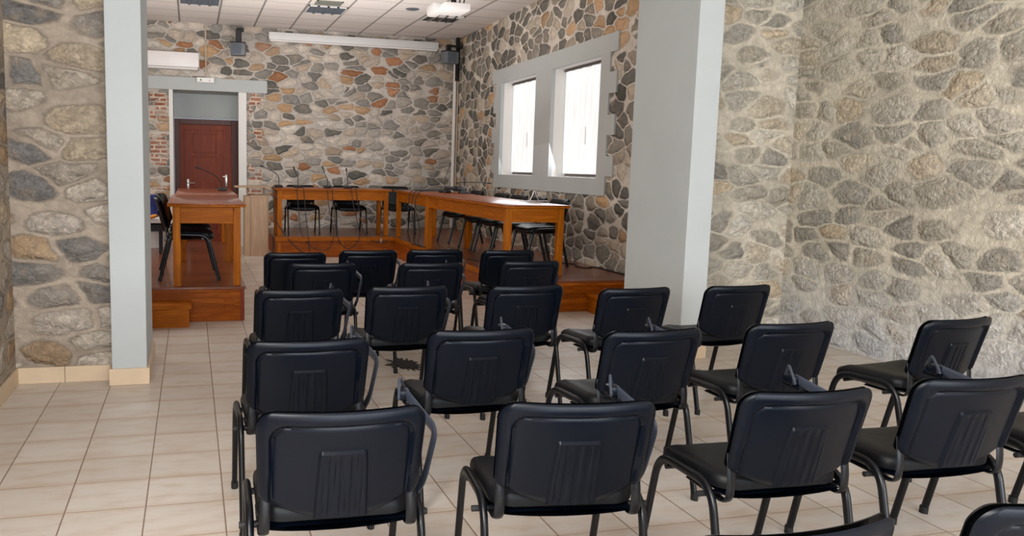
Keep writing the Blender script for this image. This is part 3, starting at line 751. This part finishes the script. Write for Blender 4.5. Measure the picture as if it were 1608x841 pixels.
cable([(4.30, 9.1, HP + .008), (4.45, 8.95, HP + .008), (4.36, 8.76, HP + .008), (4.42, 8.60, HP + .008), (4.56, 8.64, HP + .008), (4.575, 8.25, HP + .008), (4.57, 7.95, HP + .008), (4.572, 7.72, HP + .008)], 'black cable lying along the foot of the window wall', .008, mat='black')
cable([(3.30, 9.6, HP + .008), (3.45, 9.3, HP + .008), (3.75, 9.15, HP + .008), (3.6, 8.9, HP + .008), (3.9, 8.7, HP + .008)], 'dark cable snaking over the deck below the right platform table', .007)

# ------------------------------------------------------------------ lectern
t = thing('lectern', 'narrow pale oak lectern between the door and the back table', 'lectern', (0.99, 13.2, 0))
f = lambda c: (c[0] - .99, c[1] - 13.2, c[2])
box('side_panel', 'oak', 0.797, 0.885, 13.055, 13.36, 0.0, 0.945, t, bev=.003, f=f)
box('front_panel', 'oak', 0.888, 1.150, 13.066, 13.085, 0.02, 0.93, t, f=f)
boxes('body_frame', 'oak', [(0.886, 1.165, 13.060, 13.36, 0.93, 0.958), (1.152, 1.165, 13.06, 13.36, 0.0, 0.93), (0.886, 1.152, 13.06, 13.36, 0, .02)], t, bev=.002, f=f)
for q in (.84, 1.10): box('support_post', 'oak', q, q + .03, 13.30, 13.33, .959, 1.075, t, f=f)
box('reading_top', 'oak', 0.65, 1.185, 13.03, 13.42, 1.075, 1.10, t, bev=.004, f=f)

# ------------------------------------------------------------------ wall and ceiling fittings
t = thing('air_conditioner', 'white wall air conditioner left of the doorway lintel', 'air conditioner', (-.33, YB, 2.98))
f = lambda c: (c[0] + .33, c[1] - YB, c[2] - 2.98)
box('body', 'white', -.78, .143, YB - .20, YB - .002, 3.02, 3.268, t, bev=.02, f=f, smooth=True)
box('air_flap', 'casing', -.76, .13, YB - .195, YB - .03, 2.985, 3.018, t, bev=.006, f=f)
box('side_cap', 'casing', .144, .150, YB - .18, YB - .01, 3.0, 3.26, t, f=f)
t = thing('projection_screen', 'long white projector screen case mounted below the ceiling', 'screen', (2.8, YB, 3.6))
f = lambda c: (c[0] - 2.8, c[1] - YB, c[2] - 3.6)
box('case', 'casing', 1.31, 4.35, YB - .13, YB - .02, 3.57, 3.70, t, bev=.012, f=f, smooth=True)
box('bottom_bar', 'white', 1.33, 4.33, YB - .125, YB - .05, 3.545, 3.568, t, bev=.006, f=f)
boxes('mounting_bracket', 'black', [(x, x + .12, YB - .10, YB - .001, 3.70, 3.725) for x in (1.6, 2.7, 3.9)], t, f=f)
def speaker(x0, x1, y, z0, z1, label, right):
    cx = (x0 + x1) / 2
    t = thing('wall_speaker', label, 'speaker', (cx, y, z0), (-.12 if not right else .30))
    w = (x1 - x0) / 2
    box('cabinet', 'grey', -w, w, -.10, .10, 0, z1 - z0, t, bev=.012, smooth=True)
    box('grille', 'grille', -w + .02, w * .45, -.106, -.098, .02, z1 - z0 - .02, t, bev=.002)
    box('cabinet_lid', 'black', -w - .004, w + .004, -.102, .102, z1 - z0, z1 - z0 + .018, t, bev=.004)
    bm = bmesh.new()
    if right:
        add_box(bm, .0, .28, .02, .05, .30, .335); add_box(bm, -.06, .02, -.01, .05, .20, .33); add_box(bm, .20, .26, .06, .11, -.28, .50)
    else:
        add_box(bm, -.035, .06, -.03, .06, .22, .42, bev=.01); add_box(bm, -.03, .09, .05, .20, .42, .47)
    obj('wall_bracket', bm, 'black', t)
    return t
speaker(0.655, 0.905, YB - .30, 3.245, 3.445, 'grey wall speaker on a black bracket above the doorway', False)
speaker(4.345, 4.605, YB - .42, 3.295, 3.50, 'grey corner speaker on a black arm at the end of the screen', True)
def pipe(name, x, y, z0, z1, r, label, mat='pipe'):
    bm = bmesh.new(); add_tube(bm, [(x, y, z0), (x, y, z1)], r, seg=12)
    return tag(obj(name, bm, mat, None, True), label, 'pipe')
pipe('wall_pipe', 4.70, YB - .055, HP + .01, 3.50, .035, 'white vertical pipe in the corner by the window wall')
pipe('wall_pipe', 4.745, YB - .10, HP + .01, 3.60, .013, 'thin pale pipe right of the thick corner pipe', 'conduit')
box('cable_conduit', 'conduit', 0.246, 0.272, YB - .022, YB - .001, 2.885, 3.75)
tag(bpy.data.objects['cable_conduit'], 'thin beige cable channel running up from the exit sign', 'conduit')
t = thing('exit_sign', 'small white emergency exit light box on the lintel with green figure', 'sign', (.25, YB - .04, 2.795))
box('housing', 'white', -.142, .142, -.055, -.001, 0, .082, t, bev=.006)
bm = bmesh.new()   # running figure and arrow as flat green shapes
def flat(pts, y=-.0575):
    vs = [bm.verts.new((x, y, z)) for x, z in pts]; r = bmesh.ops.extrude_face_region(bm, geom=[bm.faces.new(vs)])
    for v in r['geom']:
        if isinstance(v, bmesh.types.BMVert): v.co.y += .002
flat([(-.098, .018), (-.088, .018), (-.078, .034), (-.070, .020), (-.056, .018), (-.060, .026), (-.066, .028), (-.070, .044), (-.060, .040), (-.058, .045), (-.074, .054), (-.090, .050), (-.096, .040), (-.091, .038), (-.086, .045), (-.082, .044), (-.086, .034)])
flat([(-.079, .056), (-.070, .056), (-.070, .066), (-.079, .066)])
obj('running_figure', bm, 'green', t)
bm = bmesh.new(); flat([(.066, .055), (.072, .055), (.072, .032), (.080, .032), (.069, .018), (.058, .032), (.066, .032)]); obj('arrow', bm, 'dark', t)

def cell(i, j): return CX0 + i * CELL, CY0 - (j + 1) * CELL
def fixture(i, j, label, bright=False):
    x0, y0 = cell(i, j); t = thing('ceiling_light', label, 'light', (x0 + CELL / 2, y0 + CELL / 2, CH), 0, None)
    h = CELL / 2 - .015
    box('tray', 'dark', -h, h, -h, h, -.004, -.001, t)
    boxes('frame', 'casing', [(-h, h, -h, -h + .02, -.02, -.004), (-h, h, h - .02, h, -.02, -.004), (-h, -h + .02, -h, h, -.02, -.004), (h - .02, h, -h, h, -.02, -.004)], t)
    bm = bmesh.new()
    for k in range(1, 4):
        c = -h + k * 2 * h / 4; add_box(bm, c - .018, c + .018, -h, h, -.022, -.005)
    for k in range(1, 9):
        c = -h + k * 2 * h / 9; add_box(bm, -h, h, c - .004, c + .004, -.020, -.006)
    obj('louvre', bm, 'mirror' if bright else 'grille', t)
    if bright: boxes('lamp_reflector', 'white', [(-h + .03 + k * 2 * h / 4, -h - .02 + (k + 1) * 2 * h / 4, -h + .02, -h + .13, -.028, -.022) for k in range(4)], t)
    return t
fixture(0, 2, 'dark louvred ceiling light at the top left above the air conditioner')
fixture(3, 2, 'dark louvred ceiling light beside the square air vent')
fixture(6, 2, 'bright louvred ceiling light below the projector', True)
x0, y0 = cell(3, 3); t = thing('ceiling_vent', 'small greenish ceiling air vent behind the louvred light', 'vent', (x0 + .27, y0 + .38, CH))
boxes('frame', 'ventc', [(-.19, .19, -.15, -.13, -.012, -.001), (-.19, .19, .13, .15, -.012, -.001), (-.19, -.17, -.15, .15, -.012, -.001), (.17, .19, -.15, .15, -.012, -.001)], t)
boxes('slats', 'ventc', [(-.17, .17, -.12 + k * .03, -.105 + k * .03, -.010, -.004) for k in range(8)], t)
box('duct', 'dark', -.17, .17, -.13, .13, -.003, -.001, t)
bm = bmesh.new(); add_lathe(bm, [(.085, -.012), (.10, -.006), (.10, -.001)], (3.20, 12.14, CH), 28)
tag(obj('ceiling_speaker', bm, 'grille', None, True), 'round flush ceiling speaker left of the projector', 'speaker')
t = thing('ceiling_projector', 'white projector hanging from the ceiling in front of the screen', 'projector', (3.30, 10.55, 3.45))
bm = bmesh.new(); add_box(bm, -.17, .19, -.26, .16, 0, .10, bev=.025); obj('body', bm, 'white', t, True)
bm = bmesh.new(); add_box(bm, -.25, -.10, -.06, .30, -.01, .13, bev=.03); obj('lens_housing', bm, 'casing', t, True)
bm = bmesh.new(); add_lathe(bm, [(.045, 0), (.05, .03), (.05, .05)], (0, 0, 0), 20)
for v in bm.verts: v.co = Vector((v.co.x - .175, .30 + v.co.z, v.co.y + .06))
obj('lens', bm, 'dark', t, True)
bm = bmesh.new(); add_tube(bm, [(.02, -.03, .10), (.02, -.03, .33)], .03, seg=12); add_box(bm, -.08, .12, -.12, .06, .10, .115); add_box(bm, -.07, .11, -.11, .05, .315, .329)
obj('ceiling_mount', bm, 'black', t, True)
for k in range(4):
    a = k * 1.5; tube('cable_loop', 'black', [(-.04 + .05 * k, -.18, .09), (-.08 + .06 * k, -.25, .15), (-.02 + .05 * k, -.15, .22 + .02 * k), (.03, -.05, .30)], .009, parent=t)

# things behind the left table
t = thing('storage_box', 'white box standing on the far end of the left platform', 'box', (-.44, 11.25, HP + .001))
box('carton', 'white', -.10, .08, -.12, .12, 0, .23, t, bev=.005); box('lid', 'casing', -.11, .09, -.13, .13, .23, .26, t, bev=.005)
t = thing('side_table', 'low dark table with a pale top behind the chairs on the left platform', 'table', (-.55, 10.7, HP + .001))
box('table_top', 'casing', -.22, .22, -.3, .3, .38, .42, t, bev=.005)
box('shelf', 'black', -.21, .21, -.28, .28, .28, .36, t, bev=.003)
for sx in (-.19, .16):
    for sy in (-.26, .23): box('leg', 'black', sx, sx + .03, sy, sy + .03, 0, .28, t)
bm = bmesh.new()
g = add_grid(bm, 10, 12, lambda u, v: (-.60 + .20 * u, 10.52 + .05 * math.sin(5 * u + 3 * v) + .04 * v, HP + .45 + .26 * v))
tag(obj('blue_jacket', bm, 'blue', None, True), 'blue jacket behind the left table chairs beside the pillar', 'jacket')
sm_ = bpy.data.objects['blue_jacket'].modifiers.new('t', 'SOLIDIFY'); sm_.thickness = .03
bm = bmesh.new(); add_box(bm, -.56, -.40, 10.38, 10.48, HP + .425, HP + .47, bev=.03, f=lambda c: (c[0], c[1], c[2] + .25 * (c[0] + .5)))
tag(obj('orange_bag', bm, 'orange', None, True), 'orange bag lying below the blue jacket', 'bag')

# torn black scrap under the second row
bm = bmesh.new(); rnd = random.Random(11); vs = []
for k in range(34):
    a = 2 * PI * k / 34; r = (.10 if k % 2 else .065) * rnd.uniform(.7, 1.35)
    vs.append(bm.verts.new((1.50 + r * math.cos(a) * 1.1, 5.72 + r * math.sin(a) * 2.1, .001 + .0)))
ff = bm.faces.new(vs); r_ = bmesh.ops.extrude_face_region(bm, geom=[ff])
for v in r_['geom']:
    if isinstance(v, bmesh.types.BMVert): v.co.z += .006
tag(obj('torn_scrap', bm, 'black'), 'torn ragged black scrap lying on the floor tiles', 'scrap')

# ------------------------------------------------------------------ camera
cam_d = bpy.data.cameras.new('camera'); cam = bpy.data.objects.new('camera', cam_d); C.objects.link(cam)
yaw, pitch, roll = 0.2685653857, 0.12214319, 0.0221641229
fwd = Vector((math.sin(yaw) * math.cos(pitch), math.cos(yaw) * math.cos(pitch), -math.sin(pitch)))
r0 = Vector((math.cos(yaw), -math.sin(yaw), 0)); u0 = r0.cross(fwd)
rt = math.cos(roll) * r0 + math.sin(roll) * u0; up = -math.sin(roll) * r0 + math.cos(roll) * u0
cam.matrix_world = Matrix(((rt.x, up.x, -fwd.x, 0), (rt.y, up.y, -fwd.y, 0), (rt.z, up.z, -fwd.z, 1.4465), (0, 0, 0, 1)))
cam_d.sensor_fit = 'HORIZONTAL'; cam_d.sensor_width = 36; cam_d.lens = 1286.32 / 1608 * 36
cam_d.shift_x = (804 - 653.2) / 1608; cam_d.clip_start = .05
bpy.context.scene.camera = cam

# ------------------------------------------------------------------ light
w = bpy.data.worlds.new('world'); bpy.context.scene.world = w; w.use_nodes = True
bg = w.node_tree.nodes['Background']; bg.inputs[0].default_value = (0.72, 0.84, 1.0, 1); bg.inputs[1].default_value = 2.0
def area(name, loc, aim, sx, sy, power, col):
    l = bpy.data.lights.new(name, 'AREA'); l.shape = 'RECTANGLE'; l.size = sx; l.size_y = sy; l.energy = power; l.color = col
    o = bpy.data.objects.new(name, l); C.objects.link(o); o.location = loc
    d_ = Vector(aim) - Vector(loc); o.rotation_euler = d_.to_track_quat('-Z', 'Y').to_euler(); return o
area('rear_window_light_a', (0.6, -4.5, 1.95), (0.9, 3, 1.0), 2.5, 2.2, 340, (0.84, 0.91, 1.0))
area('rear_window_light_b', (3.75, -4.5, 1.95), (3.4, 3, 1.0), 2.2, 2.2, 280, (0.86, 0.92, 1.0))
area('near_room_left_fill', (-1.0, 0.6, 2.2), (5, 2.2, 1.6), 2.2, 1.6, 400, (1.0, 0.98, 0.94))  # added fill light to brighten the right wall, no source stands here
area('podium_left_fill_light', (-2.45, 10.3, 2.2), (4.0, 10.6, 1.6), 4.5, 1.8, 120, (1.0, 0.96, 0.90))  # added fill light, the wall behind it has no window
area('podium_right_window_light', (4.55, 10.6, 2.1), (0.5, 10.6, .8), 3.2, 1.3, 45, (0.95, 0.97, 1.0))
area('podium_bounce_fill', (1.4, 10.4, 2.2), (1.4, 10.9, 4), 3.5, 4.0, 95, (1.0, 0.96, 0.91))  # added floating fill, stands in for window bounce on ceiling and upper walls

sc = bpy.context.scene
sc.view_settings.view_transform = 'Standard'; sc.view_settings.look = 'None'; sc.view_settings.exposure = -0.12
